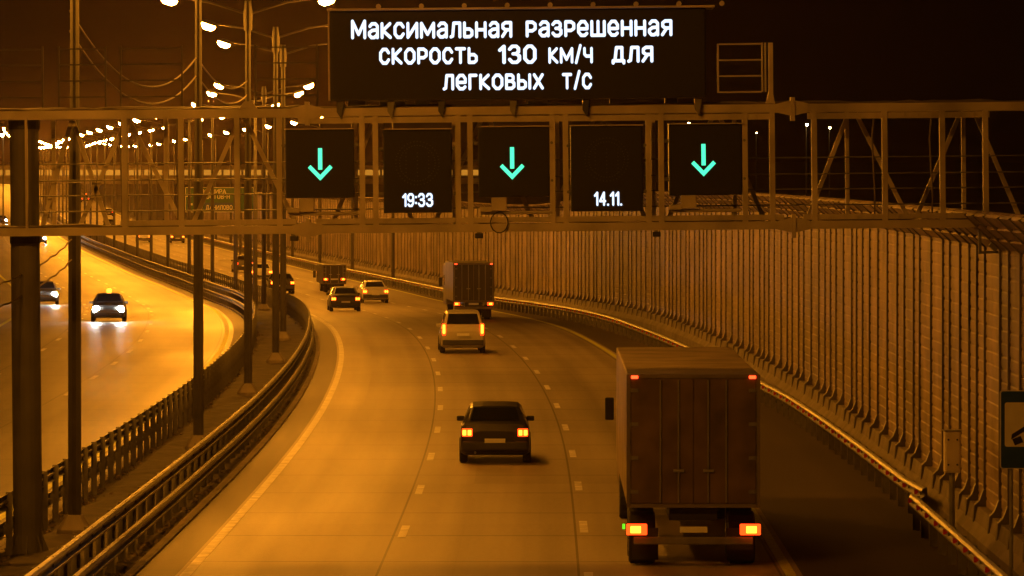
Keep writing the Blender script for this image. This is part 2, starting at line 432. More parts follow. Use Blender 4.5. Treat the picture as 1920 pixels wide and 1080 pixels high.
def lamp_head_mesh():
    if _lh: return _lh
    b = MB(); rings = []
    n = 12
    for z, sx, sy in ((-.02, .33, .14), (.04, .34, .15), (.12, .26, .11), (.15, .12, .05)):
        rings.append([(sx * math.cos(2 * math.pi * k / n), sy * math.sin(2 * math.pi * k / n), z) for k in range(n)])
    vs = [p for r in rings for p in r]
    fs = [(i * n + k, i * n + (k + 1) % n, (i + 1) * n + (k + 1) % n, (i + 1) * n + k) for i in range(3) for k in range(n)] + [tuple(range(3 * n, 4 * n))]
    b.add(vs, fs); m = b.mesh('lamp_head'); m.materials.append(M_pole)
    b = MB(); vs = [];
    for z, q in ((-.021, .97), (-.13, .9), (-.23, .5)): vs += [(.30 * q * math.cos(2 * math.pi * k / n), .13 * q * math.sin(2 * math.pi * k / n), z) for k in range(n)]
    fs = [(i * n + k, i * n + (k + 1) % n, (i + 1) * n + (k + 1) % n, (i + 1) * n + k) for i in range(2) for k in range(n)] + [tuple(range(2 * n, 3 * n)), tuple(range(n))]
    b.add(vs, fs); m2 = b.mesh('diffuser'); m2.materials.append(M_lamp)
    _lh.extend([m, m2]); return _lh
LH = 13.2
near_posts = [  # foot pixel x, y in the photograph -> spot on the median
 (140, 1003, 'thick lamp post nearest behind the gantry, beside its round column'),
 (372, 845, 'lamp post rising through the gantry where two cables end'),
 (465, 742, 'lamp post with a pale foot, left of a pair standing close together'),
 (517, 681, 'nearer and thicker lamp post of the close pair left of the first green arrow'),
 (531, 639, 'farther lamp post of the close pair, its foot beside the bending guardrail'),
 (495, 583, 'thin lamp post whose foot stands just inside the bend of the median')]
_first = None; posts = []
for i, (px, py, lab) in enumerate(near_posts):
    x, d = unp(px, py, .0)
    if _first is None:
        _first = lamp_post(LH, 2.64, heading(d), (x, d, zg(d)), lab, 'double-arm lamp posts on the median'); o = _first
    else:
        o = dup(_first); o.location = (x, d, zg(d)); o.rotation_euler = (0, 0, heading(d)); o['label'] = lab
    posts.append(o)
o = dup(_first); o.location = P(64, -6.3); o.rotation_euler = (0, 0, heading(64)); o['label'] = 'lamp post standing in front of the gantry on the median, outside the picture'; posts.append(o)
ordw = ['first', 'second', 'third', 'fourth', 'fifth', 'sixth', 'seventh', 'eighth', 'ninth', 'tenth']
d = 262; k = 0; far0 = None
while d < 1250:
    lab = ('%s lamp post beyond the bend of the median, counted from the camera' % ordw[k]) if k < 7 else 'tiny lamp post in the bright far string of lamps over the median'
    if far0 is None:
        far0 = lamp_post(LH - .3, 2.6, heading(d), P(d, -6.3), lab, 'far lamp posts on the median', foot=False); o = far0
    else:
        o = dup(far0); o.location = P(d, -6.3); o.rotation_euler = (0, 0, heading(d)); o['label'] = lab
    k += 1; d += 25
d = 340; k = 0; v0 = None
while d < 1000:
    lab = ('%s lamp post on the far right verge behind the direction sign' % ordw[k]) if k < 3 else 'tiny lamp post on the far right verge, its lamp in the rising string'
    if v0 is None:
        v0 = lamp_post(LH, 2.4, heading(d), P(d, 10.0), lab, 'far lamp posts on the right verge', double=False, foot=False); o = v0
    else:
        o = dup(v0); o.location = P(d, 10.0); o.rotation_euler = (0, 0, heading(d)); o['label'] = lab
    k += 1; d += 30

# lone lamps beyond the wall
for (px, py, dd, r, lab) in ((1291, 231, 520, .16, 'distant lamp showing at the top edge of the rightmost green arrow box'), (1512, 233, 560, .2, 'brightest distant lamp in the dark right of the arrows'),
        (1555, 239, 700, .2, 'pale distant lamp in the dark, right of a brighter one'), (1418, 249, 800, .12, 'faint distant lamp in the dark right of the rightmost arrow box'), (6, 252, 600, .3, 'distant lamp at the very left edge above the column')):
    x = (px - 960) / F * dd; zt = H + (330 - py) / F * dd
    t = thing('distant_lamp', lab, 'lamp post', (x, dd, zg(dd) - .2), 0, 'distant lamps beyond the road')
    z = zt - t.location.z
    MB().tube([(0, 0, 0), (0, 0, z * .6), (0, 0, z)], [.12, .1, .07], 8).build('pole', M_pole, t)
    MB().tube([(0, 0, z - .2), (0, -.5, z + .1), (0, -.9, z + .12)], .04, 6).build('arm', M_pole, t)
    b = MB(); b.bbox((0, -1.1, z + .14), (.36, .7, .14), .04); b.build('lamp_head', M_pole, t)
    b = MB(); b.tube([(0, -1.1, z + .06), (0, -1.1, z - r * .4), (0, -1.1, z - r * 1.2)], [r * .8, r, r * .4], 10); b.build('diffuser', M_lampfar, t)

# ------------------------------------------------------------------ cables
def cable(label, a, b, sag, r=.022, wob=0):
    a, b = Vector(a), Vector(b); pts = []
    rng = random.Random(int(a.x * 10)); n = 22
    for i in range(n + 1):
        t = i / n; p = a.lerp(b, t); p.z -= 4 * sag * t * (1 - t); p += Vector((rng.uniform(-wob, wob), 0, rng.uniform(-wob, wob))); pts.append(p - a)
    o = MB().tube(pts, r, 6).build('cable', M_cable, loc=a); tag(o, label, 'cable', 'sagging cables between the lamp posts')
def atd(px, py, d): return Vector(((px - 960) / F * d, d, H + (330 - py) / F * d))
p0, p1 = posts[0].location, posts[1].location
cable('upper sagging cable strung between the two nearest lamp posts above the gantry', atd(131, 20, p0.y), atd(368, 108, p1.y), 1.15)
cable('lower sagging cable strung between the two nearest lamp posts above the gantry', atd(131, 58, p0.y), atd(368, 142, p1.y), 1.1)
cable('upper sagging cable between the second lamp post and the one with a sleeve', atd(370, 108, p1.y), atd(463, 152, posts[2].location.y), .5)
cable('lower sagging cable between the second lamp post and the one with a sleeve', atd(370, 142, p1.y), atd(463, 178, posts[2].location.y), .5)
cable('upper twisted wire from the left edge to the nearest lamp post, below the gantry', atd(-60, 540, 80), atd(136, 448, p0.y), .25, .018, .018)
cable('lower twisted wire from the left edge to the nearest lamp post, below the gantry', atd(-60, 588, 80), atd(136, 486, p0.y), .22, .018, .018)

# ------------------------------------------------------------------ gantry
GD = 84.0; GS = F / GD; TILT = .0093
GROT = (0, -TILT, 0)
GO = Vector((0, GD, H))
def U(px, py, y=0): return Vector(((px - 960) / GS, y, (330 - (py + TILT * (px - 960))) / GS))   # photo pixel -> gantry frame
gz = 7.4
gantry = thing('sign_gantry', 'long steel lattice gantry carrying the signs over the road, with round column at left', 'sign gantry', GO); gantry.rotation_euler = GROT
YT = 213.5 - TILT * 660; YB = 433 - TILT * 660     # chord heights at mid picture, level frame
def zz(py): return (330 - py) / GS
def xx(px): return (px - 960) / GS
L0, L1 = xx(-330), xx(2330)
def gbox(b, x0, x1, py0, py1, y0, y1): b.box(((x0 + x1) / 2, (y0 + y1) / 2, (zz(py0) + zz(py1)) / 2), (x1 - x0, y1 - y0, abs(zz(py1) - zz(py0))))
for nm, (pa, pb), yy in (('top_chord', (YT - 7.5, YT + 7.5), 0), ('bottom_chord', (YB - 7.5, YB + 7.5), 0), ('top_chord', (YT - 6, YT + 7), 1.5), ('bottom_chord', (YB - 7, YB + 6), 1.5)):
    b = MB(); gbox(b, L0, L1, pa, pb, yy - .08, yy + .08); b.build(nm, M_truss, gantry)
# bolted gusset strips (plates with bolt heads) along the inner edge of both chords
for nm, pa, pb, x0, x1 in (('gusset_strip', YT + 8.2, YT + 21, xx(560), xx(1452)), ('gusset_strip', YT + 8.2, YT + 21, xx(1515), xx(1856)), ('gusset_strip', YB - 20, YB - 8.2, xx(225), xx(555)), ('gusset_strip', YB - 20, YB - 8.2, xx(592), xx(1470)), ('gusset_strip', YB - 20, YB - 8.2, xx(1505), xx(1860))):
    b = MB(); gbox(b, x0, x1, pa + (1.6 if pa < 300 else 0), pb - (0 if pa < 300 else 1.6), -.04, .05)
    bb = b; x = x0 + .25
    while x < x1 - .1:
        bb.tube([(x, -.042, zz((pa + pb) / 2)), (x, -.07, zz((pa + pb) / 2))], .028, 6); bb.tube([(x, -.042, zz((pa + pb) / 2 - 3)), (x, -.06, zz((pa + pb) / 2 - 3))], .014, 6); x += .27
    b.build(nm, M_truss, gantry)
for px in (50, 234, 340, 445, 524, 679.5, 704.5, 859, 882, 1036, 1061, 1216, 1240, 1397, 1448, 1527, 1659, 1767, 1848):
    w = .045 if px == 50 else .105
    b = MB(); gbox(b, xx(px) - w / 2, xx(px) + w / 2, YT + 7.6, YB - 7.6, -.068, .062); b.build('upright', M_truss, gantry)
for px in (86, 225, 300, 437, 662, 850, 1047, 1230, 1385, 1600, 1822):
    b = MB(); gbox(b, xx(px) - .04, xx(px) + .04, YT + 7.1, YB - 7.1, 1.46, 1.54); b.build('rear_upright', M_truss, gantry)
for tp, bo in ((122, 65), (125, 190), (226, 136), (232, 332), (442, 350), (452, 548), (700, 618), (708, 770), (905, 812), (915, 1000), (1120, 1030), (1130, 1215), (1345, 1255), (1355, 1440), (1602, 1522), (1616, 1714), (1816, 1728), (1842, 1926), (2040, 1950)):
    MB().bar((xx(tp), 1.35, zz(YT + 9)), (xx(bo), 1.35, zz(YB - 9)), .085, .06).build('diagonal', M_truss, gantry)
for i in range(12):       # cross ties between the two planes
    x = L0 + (L1 - L0) * (i + .5) / 12
    MB().bar((x, .09, zz(YB)), (x, 1.41, zz(YB)), .08).build('cross_tie', M_truss, gantry)
    MB().bar((x, .09, zz(YT)), (x, 1.41, zz(YT)), .08).build('cross_tie', M_truss, gantry)
for py in (300, 331, 360, 390):
    MB().tube([(xx(60), 1.1, zz(py)), (xx(1990), 1.1, zz(py))], .014, 6).build('handrail', M_gdark, gantry)
b = MB(); b.box((xx(1000), .75, zz(YB - 4)), (21, 1.0, .03)); b.build('walkway', M_gdark, gantry)
for px in (577, 1487):
    for yc in (YT, YB):
        b = MB(); gbox(b, xx(px - 4), xx(px + 4), yc - 20, yc + 24, -.13, .13)
        for s in (-1, 1): b.add([(xx(px + s * 4), -.1, zz(yc - 14)), (xx(px + s * 4), -.1, zz(yc + 14)), (xx(px + s * 30), -.1, zz(yc + 8)), (xx(px + s * 30), -.1, zz(yc - 8)), (xx(px + s * 4), .1, zz(yc - 14)), (xx(px + s * 4), .1, zz(yc + 14)), (xx(px + s * 30), .1, zz(yc + 8)), (xx(px + s * 30), .1, zz(yc - 8))], [(0,1,2,3),(7,6,5,4),(0,4,5,1),(1,5,6,2),(2,6,7,3),(3,7,4,0)])
        b.build('flange_joint', M_truss, gantry)
# round column with flared base
gx = xx(38)
zf = -H + gx * TILT
b = MB(); b.tube([(gx, .75, zz(YT + 12)), (gx, .75, zf + .1)], .285, 20); col = b.build('column', M_pole, gantry, smooth=False)
b = MB(); b.tube([(gx, .75, zz(YT + 9)), (gx, .75, zz(YT + 26))], .31, 20); b.build('collar', M_black, col); b = MB(); b.tube([(gx, .75, zz(YB - 2)), (gx, .75, zz(YB + 22))], .30, 20); b.build('collar', M_black, col)
b = MB(); b.tube([(gx, .75, zf + .14), (gx, .75, zf + .06)], .5, 20)
for k in range(8):
    a = k * math.pi / 4; c, s_ = math.cos(a), math.sin(a)
    b.add([(gx + c * .28, .75 + s_ * .28, zf + .55), (gx + c * .45, .75 + s_ * .45, zf + .14), (gx + c * .28, .75 + s_ * .28, zf + .14), (gx + c * .28 - s_ * .03, .75 + s_ * .28 + c * .03, zf + .55), (gx + c * .45 - s_ * .03, .75 + s_ * .45 + c * .03, zf + .14), (gx + c * .28 - s_ * .03, .75 + s_ * .28 + c * .03, zf + .14)], [(0,1,2),(5,4,3),(0,3,4,1),(1,4,5,2),(2,5,3,0)])
b.build('base_flange', M_pole, col)
b = MB(); b.box((gx, .75, zf - .05), (1.3, 1.3, .2)); b.build('footing', M_conw, gantry)
gx2 = xx(2290); zf2 = -H + gx2 * TILT
b = MB(); b.tube([(gx2, .75, zz(YT + 12)), (gx2, .75, zf2)], .285, 20); b.build('column', M_pole, gantry)
# rail frames standing on the top chord
for (pa, pb) in ((-20, 66), (97, 186), (215, 332), (472, 590)):
    b = MB(); y = 1.5
    for px in (pa, pb): b.bar((xx(px), y, zz(80 - 6)), (xx(px), y, zz(YT - 6.2)), .035)
    for py in (80, 110, 141, 172): b.bar((xx(pa) + .0176, y, zz(py - 0)), (xx(pb) - .0176, y, zz(py)), .03)
    b.build('rail_frame', mat('shade-toned rail steel', (.05, .045, .04), .7, 0, .2, 3), gantry)  # unlit look of these frames put into a darker steel colour
b = MB()
def ub(p, q, w): b.bar(U(*p), U(*q), w)
ub((1348, 82), (1348, 174), .035); ub((1431, 80), (1431, 172), .03); ub((1437, 80), (1437, 172), .03)
for y in (83, 113, 143, 173): ub((1350, y), (1429.5, y - 1), .03)
b.build('rail_frame', M_truss, gantry)
b = MB(); b.bar(U(1447, 80), U(1447, 182), .085); b.add([U(1437, 194, -.08), U(1454, 194, -.08), U(1450, 170, -.03), U(1443, 170, -.03), U(1437, 194, .08), U(1454, 194, .08), U(1450, 170, .03), U(1443, 170, .03)], [(0,1,2,3),(7,6,5,4),(0,4,5,1),(1,5,6,2),(2,6,7,3),(3,7,4,0)])
b.build('rail_post', M_truss, gantry)
b = MB(); b.add([U(449, 204, -.1), U(484, 204, -.1), U(474, 190, -.05), U(460, 190, -.05), U(449, 204, .1), U(484, 204, .1), U(474, 190, .05), U(460, 190, .05)], [(0,1,2,3),(7,6,5,4),(0,4,5,1),(1,5,6,2),(2,6,7,3),(3,7,4,0)]); b.build('bracket_foot', M_truss, gantry)

b = MB(); rng = random.Random(4)
for yy, zc_ in ((.25, zz(YT - 9)), (.32, zz(YT - 10)), (1.25, zz(YB - 9)), (.2, zz(YB - 9.5))):
    pts = [(L0 + (L1 - L0) * i / 60, yy + rng.uniform(-.03, .03), zc_ + rng.uniform(-.02, .035)) for i in range(61)]
    b = MB(); b.tube(pts, .022, 6); b.build('cable_run', M_cable, gantry)
for px, w_, h_ in ((668, .35, .16), (735, .5, .14), (792, .3, .2), (1010, .4, .12), (1160, .3, .15), (1262, .25, .18)):
    b = MB(); b.bbox((xx(px), .75, zz(YT - 8) + h_ / 2), (w_, .3, h_), .02); b.build('control_box', M_gdark, gantry)
for px in (240, 345, 690, 872, 1050, 1228, 1652, 1760):
    b = MB(); b.tube([(xx(px) - .12, .02, zz(YT + 10)), (xx(px) - .16, .1, zz(YT + 60)), (xx(px) - .12, .06, zz(YB - 60)), (xx(px) - .13, .04, zz(YB - 10))], .018, 6); b.build('conduit', M_cable, gantry)

# ------------------------------------------------------------------ lettering
STROKES = {
 'м': (.85, ['0 0 0 1 .42 .2 .85 1 .85 0']), 'а': (.56, ['.04 .82 .18 1 .42 1 .56 .84 .56 0', '.56 .56 .2 .52 0 .36 0 .18 .14 0 .34 0 .56 .2']),
 'к': (.58, ['0 0 0 1', '.55 1 .06 .5 .58 0']), 'с': (.58, ['.58 .76 .42 1 .18 1 0 .75 0 .25 .18 0 .42 0 .58 .24']),
 'и': (.62, ['0 1 0 0 .62 1 .62 0']), 'л': (.62, ['0 0 .12 .06 .2 1 .62 1 .62 0']), 'ь': (.52, ['0 1 0 0 .36 0 .52 .13 .52 .42 .36 .56 0 .56']),
 'н': (.6, ['0 0 0 1', '.6 0 .6 1', '0 .5 .6 .5']), 'я': (.58, ['.58 0 .58 1 .2 1 .03 .87 .03 .62 .2 .48 .58 .48', '.3 .48 0 0']),
 'р': (.55, ['0 0 0 1 .36 1 .55 .85 .55 .52 .36 .37 0 .37']), 'з': (.55, ['0 .82 .15 1 .38 1 .5 .87 .5 .65 .36 .53 .2 .53', '.36 .53 .55 .4 .55 .15 .4 0 .15 0 0 .18']),
 'е': (.58, ['.02 .48 .58 .48 .58 .75 .42 1 .18 1 0 .75 0 .25 .18 0 .42 0 .56 .14']), 'ш': (.85, ['0 1 0 0 .85 0 .85 1', '.425 0 .425 1']),
 'о': (.62, ['.2 0 0 .25 0 .75 .2 1 .42 1 .62 .75 .62 .25 .42 0 .2 0']), 'т': (.6, ['0 1 .6 1', '.3 1 .3 0']), '/': (.34, ['0 -.04 .34 1.02']),
 'ч': (.55, ['0 1 0 .58 .14 .43 .55 .43', '.55 1 .55 0']), 'д': (.7, ['0 -.12 0 .04 .7 .04 .7 -.12', '.12 .04 .22 1 .58 1 .58 .04']),
 'в': (.54, ['0 0 0 1 .36 1 .48 .88 .48 .66 .36 .54 0 .54', '.36 .54 .54 .4 .54 .14 .38 0 0 0']), 'г': (.45, ['0 0 0 1 .45 1']),
 'ы': (.8, ['0 1 0 0 .34 0 .5 .13 .5 .42 .34 .56 0 .56', '.8 0 .8 1']), 'х': (.58, ['0 0 .58 1', '0 1 .58 0']),
 '1': (.24, ['0 .76 .24 1 .24 0']), '0': (.56, ['.18 0 0 .22 0 .78 .18 1 .38 1 .56 .78 .56 .22 .38 0 .18 0']),
 '9': (.52, ['.5 .56 .36 .43 .16 .43 0 .58 0 .85 .16 1 .38 1 .52 .85 .52 .25 .36 0 .13 0 0 .12']), '4': (.52, ['.4 0 .4 1 0 .3 .52 .3']),
 '.': (.02, ['0 0 .02 0']), ':': (.02, ['0 .25 .02 .25', '0 .75 .02 .75']), '-': (.3, ['0 .5 .3 .5']), 'А': (.66, ['0 0 .33 1 .66 0', '.12 .32 .54 .32'])}
STROKES['3'] = STROKES['з']
def words(b, items, y, small=.86, th=.19, gap=.09):
    """items: (text, x0, x1, z_baseline, cap height) in local metres; display letters drawn as strokes, fitted to the given width"""
    lay = 0
    for txt, x0, x1, zb, cap in items:
        gl = []; x = 0
        for ch in txt:
            if ch == ' ': x += .35; continue
            w, st = STROKES.get(ch) or STROKES[ch.lower()]
            hgt = small if ch.islower() else 1
            gl.append((x, w, st, hgt)); x += w * .84 + th + gap
        tot = x - gap; k = (x1 - x0) / tot; hx = th * k / 2; hz = th * cap / 2
        for ox, w, st, hgt in gl:
            for line_ in st:
                q = [float(n) for n in line_.split()]; pts = list(zip(q[::2], q[1::2]))
                pts = [(x0 + (ox + th / 2 + px * .84) * k, zb + (th / 2 + pz * (hgt - th)) * cap) for px, pz in pts]
                for (ax, az), (bx, bz) in zip(pts, pts[1:]):
                    dx, dz = bx - ax, bz - az; L_ = math.hypot(dx / hx, dz / hz) or 1; ux, uz = dx / hx / L_, dz / hz / L_
                    n8 = []
                    for cx_, cz_, s_ in ((ax, az, -1), (bx, bz, 1)):
                        for a_ in (-80, -40, 0, 40, 80):
                            a_ = math.radians(a_); e0, e1 = ux * s_, uz * s_
                            n8.append((cx_ + hx * (e0 * math.cos(a_) - e1 * math.sin(a_)), y - .0003 * (lay % 12), cz_ + hz * (e1 * math.cos(a_) + e0 * math.sin(a_))))
                    b.add(n8, [tuple(range(10))]); lay += 1
def hangs(name, label, cat, px, py, y=0, group=None):
    t = thing(name, label, cat, GO + Matrix.Rotation(-TILT, 3, 'Y') @ U(px, py, y), 0, group); t.rotation_euler = GROT; return t
PX = 1 / GS
# large message board
mb = hangs('message_board', 'wide black electronic board with three lines of white text on top of the gantry', 'message board', 973, 188, -.35)
def Q(px, py): p = U(px, py) - U(973, 188); return p.x, p.z
x0, z0 = Q(622, 188); x1, z1 = Q(1338, 17)
z0 = 0.02; z1 = 169 * PX; xa, xb = -351 * PX, 352 * PX
b = MB(); b.bbox(((xa + xb) / 2, .4, (z0 + z1) / 2), (xb - xa, .75, z1 - z0), .02); hou = b.build('housing', M_black, mb)
b = MB(); b.box(((xa + xb) / 2, .018, (z0 + z1) / 2), (xb - xa - .06, .02, z1 - z0 - .06)); b.build('display_face', M_panelface, mb)
b = MB(); b.box(((xa + xb) / 2 + .06, .3, z1 + .021), (xb - xa + .2, 1.0, .04))
for i in range(9): b.tube([(xa + .95 + i * .83, -.1, z1 + .08), (xa + .95 + i * .83, .02, z1 + .08)], .05, 8)
b.build('top_flashing', M_truss, mb)
b = MB(); b.box((xa - .017, .1, (z0 + z1) / 2), (.03, .3, z1 - z0)); b.build('side_trim', M_truss, mb)
def line(*ws):
    for s, a, e, by, cap in ws:
        txt = MB(); q = U(a, by) - U(973, 188)
        words(txt, [(s, q.x, q.x + (e - a) * PX, q.z, cap * PX)], .004, th=.17, gap=.1); txt.build('lettering', M_led, mb)
line(('Максимальная', 662, 963, 75, 37), ('разрешенная', 988, 1262, 71.5, 37))
line(('скорость', 714, 898, 122.5, 37), ('130', 936, 1008, 121, 36), ('км/ч', 1030, 1113, 120.5, 36), ('для', 1148, 1226, 119, 37))
line(('легковых', 832, 1021, 170.5, 36), ('т/с', 1055, 1111, 168.5, 36))
for i, px in enumerate((640, 735, 830, 964, 1100, 1310)):
    b = MB(); x = (px - 973) * PX; b.box((x, .35, -.075), (.14, .3, .15)); b.add([(x - .07, .15, -.02), (x + .07, .15, -.02), (x + .01, .15, -.33), (x - .07, .15, -.2), (x - .07, .3, -.02), (x + .07, .3, -.02), (x + .01, .3, -.33), (x - .07, .3, -.2)], [(0,1,2,3),(7,6,5,4),(0,4,5,1),(1,5,6,2),(2,6,7,3),(3,7,4,0)]); b.build('mount', M_black if i % 2 == 0 else M_gdark, mb)
# lane signals
def lane_box(name, label, px0, px1, py0, py1, cat, group):
    cx, cyy = (px0 + px1) / 2, (py0 + py1) / 2
    t = hangs(name, label, cat, cx, cyy, -.09, group); w, h = (px1 - px0) * PX, (py1 - py0) * PX
    b = MB(); b.bbox((0, .19, 0), (w, .36, h), .015); b.build('housing', M_black, t)
    b = MB(); b.box((0, .004, 0), (w - .05, .012, h - .05)); b.build('display_face', M_panelface, t)
    b = MB(); b.box((0, .1, h / 2 + .011), (w + .03, .4, .02)); b.build('top_flashing', M_truss, t)
    b = MB()
    for s in (-1, 1):
        for q in (-.27, .27): b.box((s * (w / 2 + .045), .1, q * h), (.085, .05, .07)); b.tube([(s * (w / 2 + .05), .06, q * h), (s * (w / 2 + .05), .02, q * h)], .03, 6)
    b.build('clamp', M_gdark, t)
    return t, w, h, cx, cyy
def arrow(t, cx, cyy, ax, ay0):
    def q(px, py): return ((px - cx) * PX, -(py - cyy) * PX)
    b = MB()
    for poly in ([(-3.8, 0), (3.8, 0), (3.8, 40), (-3.8, 40)], ):
        b.add([(*[q(ax + x, ay0 + y)[0]], -.012, q(ax + x, ay0 + y)[1]) for x, y in poly], [(0,1,2,3)])
    for s in (-1, 1):
        poly = [(s * 23, 36.5), (s * 18, 31.5), (0, 50), (0, 60.5)]
        b.add([(q(ax + x, ay0 + y)[0], -.012, q(ax + x, ay0 + y)[1]) for x, y in poly], [(0,1,2,3)])
    b.build('arrow', M_arrow, t, raw=True)
AR = 'green arrow lane signals under the gantry'
for (p0_, p1_, q0, q1, ax, ay, lab) in ((536, 664, 243, 371, 601, 278, 'black lane signal with green down arrow over the left lane, nearest the lamp posts'),
        (897, 1030, 238, 369, 960.5, 276, 'black lane signal with green down arrow between the time and date displays'),
        (1254, 1391, 233, 366, 1319, 270, 'black lane signal with green down arrow over the right lane, beyond the date display')):
    t, w, h, cx, cyy = lane_box('lane_signal', lab, p0_, p1_, q0, q1, 'lane signal', AR); arrow(t, cx, cyy, ax, ay)
def ring(t, cx, cyy, ax, ay, r):
    b = MB(); n = 40; x0, zc = (ax - cx) * PX, -(ay - cyy) * PX
    for k in range(n):
        for rr in (r, r * .82):
            a = 2 * math.pi * k / n; b.box((x0 + rr * math.cos(a), -.005, zc + rr * math.sin(a)), (.02, .006, .02))
    for dx in (-.22, 0, .22):
        for k in range(7): b.box((x0 + dx, -.005, zc - .25 + k * .075), (.02, .006, .02))
    b.build('unlit_ring', mat('unlit led', (.035, .03, .028), .4, 0, .1, 8), t)
for (p0_, p1_, q0, q1, s, a, e, by, cap, lab, nm) in ((719, 847, 243, 399, '19:33', 754, 812, 388, 26, 'taller black display reading 19:33 in white below an unlit ring', 'time_display'),
        (1070, 1205, 236, 396, '14.11.', 1113, 1166, 386, 27, 'taller black display reading 14.11. in white below an unlit ring', 'date_display')):
    t, w, h, cx, cyy = lane_box(nm, lab, p0_, p1_, q0, q1, 'display', 'variable sign boxes under the gantry')
    b = MB(); words(b, [(s, (a - cx) * PX, (e - cx) * PX, -(by - cyy) * PX, cap * PX)], -.012, th=.17, gap=.06); b.build('lettering', M_led, t)
    ring(t, cx, cyy, cx, q0 + 63, .42)
# detector units below the arrow boxes
for (px, py, lab) in ((585, 392, 'grey traffic detector on a pipe under the left green arrow box'), (945, 390, 'grey traffic detector on a pipe under the middle green arrow box'), (1300, 386, 'grey traffic detector on a pipe under the right green arrow box')):
    t = hangs('traffic_detector', lab, 'detector', px, py, -.12, 'traffic detectors on the gantry')
    b = MB(); b.bbox((-.1, 0, .08), (.3, .22, .26), .02); b.build('housing', M_truss, t)
    b = MB(); b.bbox((-.36, -.03, -.02), (.24, .2, .1), .015); b.build('sensor_head', M_truss, t)
    b = MB(); b.tube([(-.45, .06, -.09), (.92, .06, -.09)], .035, 8); b.build('pipe', M_truss, t)
    b = MB(); pts = [(-.28 + .0 * k, 0, -.05) for k in (0,)]
    if px != 945: continue
    loop = [(-.1 + .17 * math.cos(a), -.02, -.28 + .2 * math.sin(a)) for a in [i * .45 - .6 for i in range(15)]]
    b.tube(loop, .012, 6); b.build('cable_loop', M_black, t)
for (px, py, lab) in ((551, 447, 'small black box hanging under the gantry near the left flange joint'), (897, 442, 'small black box hanging under the gantry below the middle arrow box'), (1230, 439, 'small black box hanging under the gantry left of the right arrow box')):
    t = hangs('sensor_box', lab, 'sensor', px, py, 0, 'small boxes under the gantry')
    b = MB(); b.bbox((0, 0, 0), (.16, .2, .1), .015); b.build('body', M_black, t); b = MB(); b.box((0, 0, .075), (.05, .08, .05)); b.build('bracket', M_gdark, t)
t = hangs('bracket_camera', 'dark camera on an L-shaped bracket hanging below the right end of the gantry', 'camera', 1838, 432, .2)
b = MB(); b.bar((0, 0, 0), (0, 0, -.46), .06); b.bar((.031, 0, -.43), (.42, 0, -.43), .05); b.build('bracket', M_gdark, t)
b = MB(); b.bar((.22, -.05, -.36), (.5, -.05, -.08), .17, .2); b.bar((.46, -.05, -.13), (.56, -.05, -.02), .21, .24); b.build('camera_body', M_gdark, t)

# ------------------------------------------------------------------ vehicles
def wheel_mesh(r=.32, w=.21):
    n = 18; b = MB(); pr = [(-w / 2, r * .62), (-w / 2, r * .93), (-w / 2 + .03, r), (w / 2 - .03, r), (w / 2, r * .93), (w / 2, r * .62)]
    vs = [(x, q * math.cos(2 * math.pi * k / n), q * math.sin(2 * math.pi * k / n)) for k in range(n) for x, q in pr]; m = len(pr)
    b.add(vs, [(k * m + i, k * m + i + 1, ((k + 1) % n) * m + i + 1, ((k + 1) % n) * m + i) for k in range(n) for i in range(m - 1)])
    ty = b.mesh('tyre'); ty.materials.append(M_rubber)
    b = MB(); b.tube([(-w / 2 + .02, 0, 0), (w / 2 - .02, 0, 0)], r * .62, n)
    for k in range(5):
        a = k * 1.2566; b.box((w / 2 - .012, math.cos(a) * r * .33, math.sin(a) * r * .33), (.02, .06 + abs(math.cos(a)) * r * .35, .06 + abs(math.sin(a)) * r * .35)); b.box((-w / 2 + .012, math.cos(a) * r * .33, math.sin(a) * r * .33), (.02, .06 + abs(math.cos(a)) * r * .35, .06 + abs(math.sin(a)) * r * .35))
    ri = b.mesh('rim'); ri.materials.append(M_chrome); return ty, ri
_wm = {}
def add_wheel(t, x, y, r, w=.21):
    if (r, w) not in _wm: _wm[(r, w)] = wheel_mesh(r, w)
    ty, ri = _wm[(r, w)]
    e = bpy.data.objects.new('wheel', None); COL.objects.link(e); e.parent = t; e.location = (x, y, r)
    link('tyre', ty, e); link('rim', ri, e)
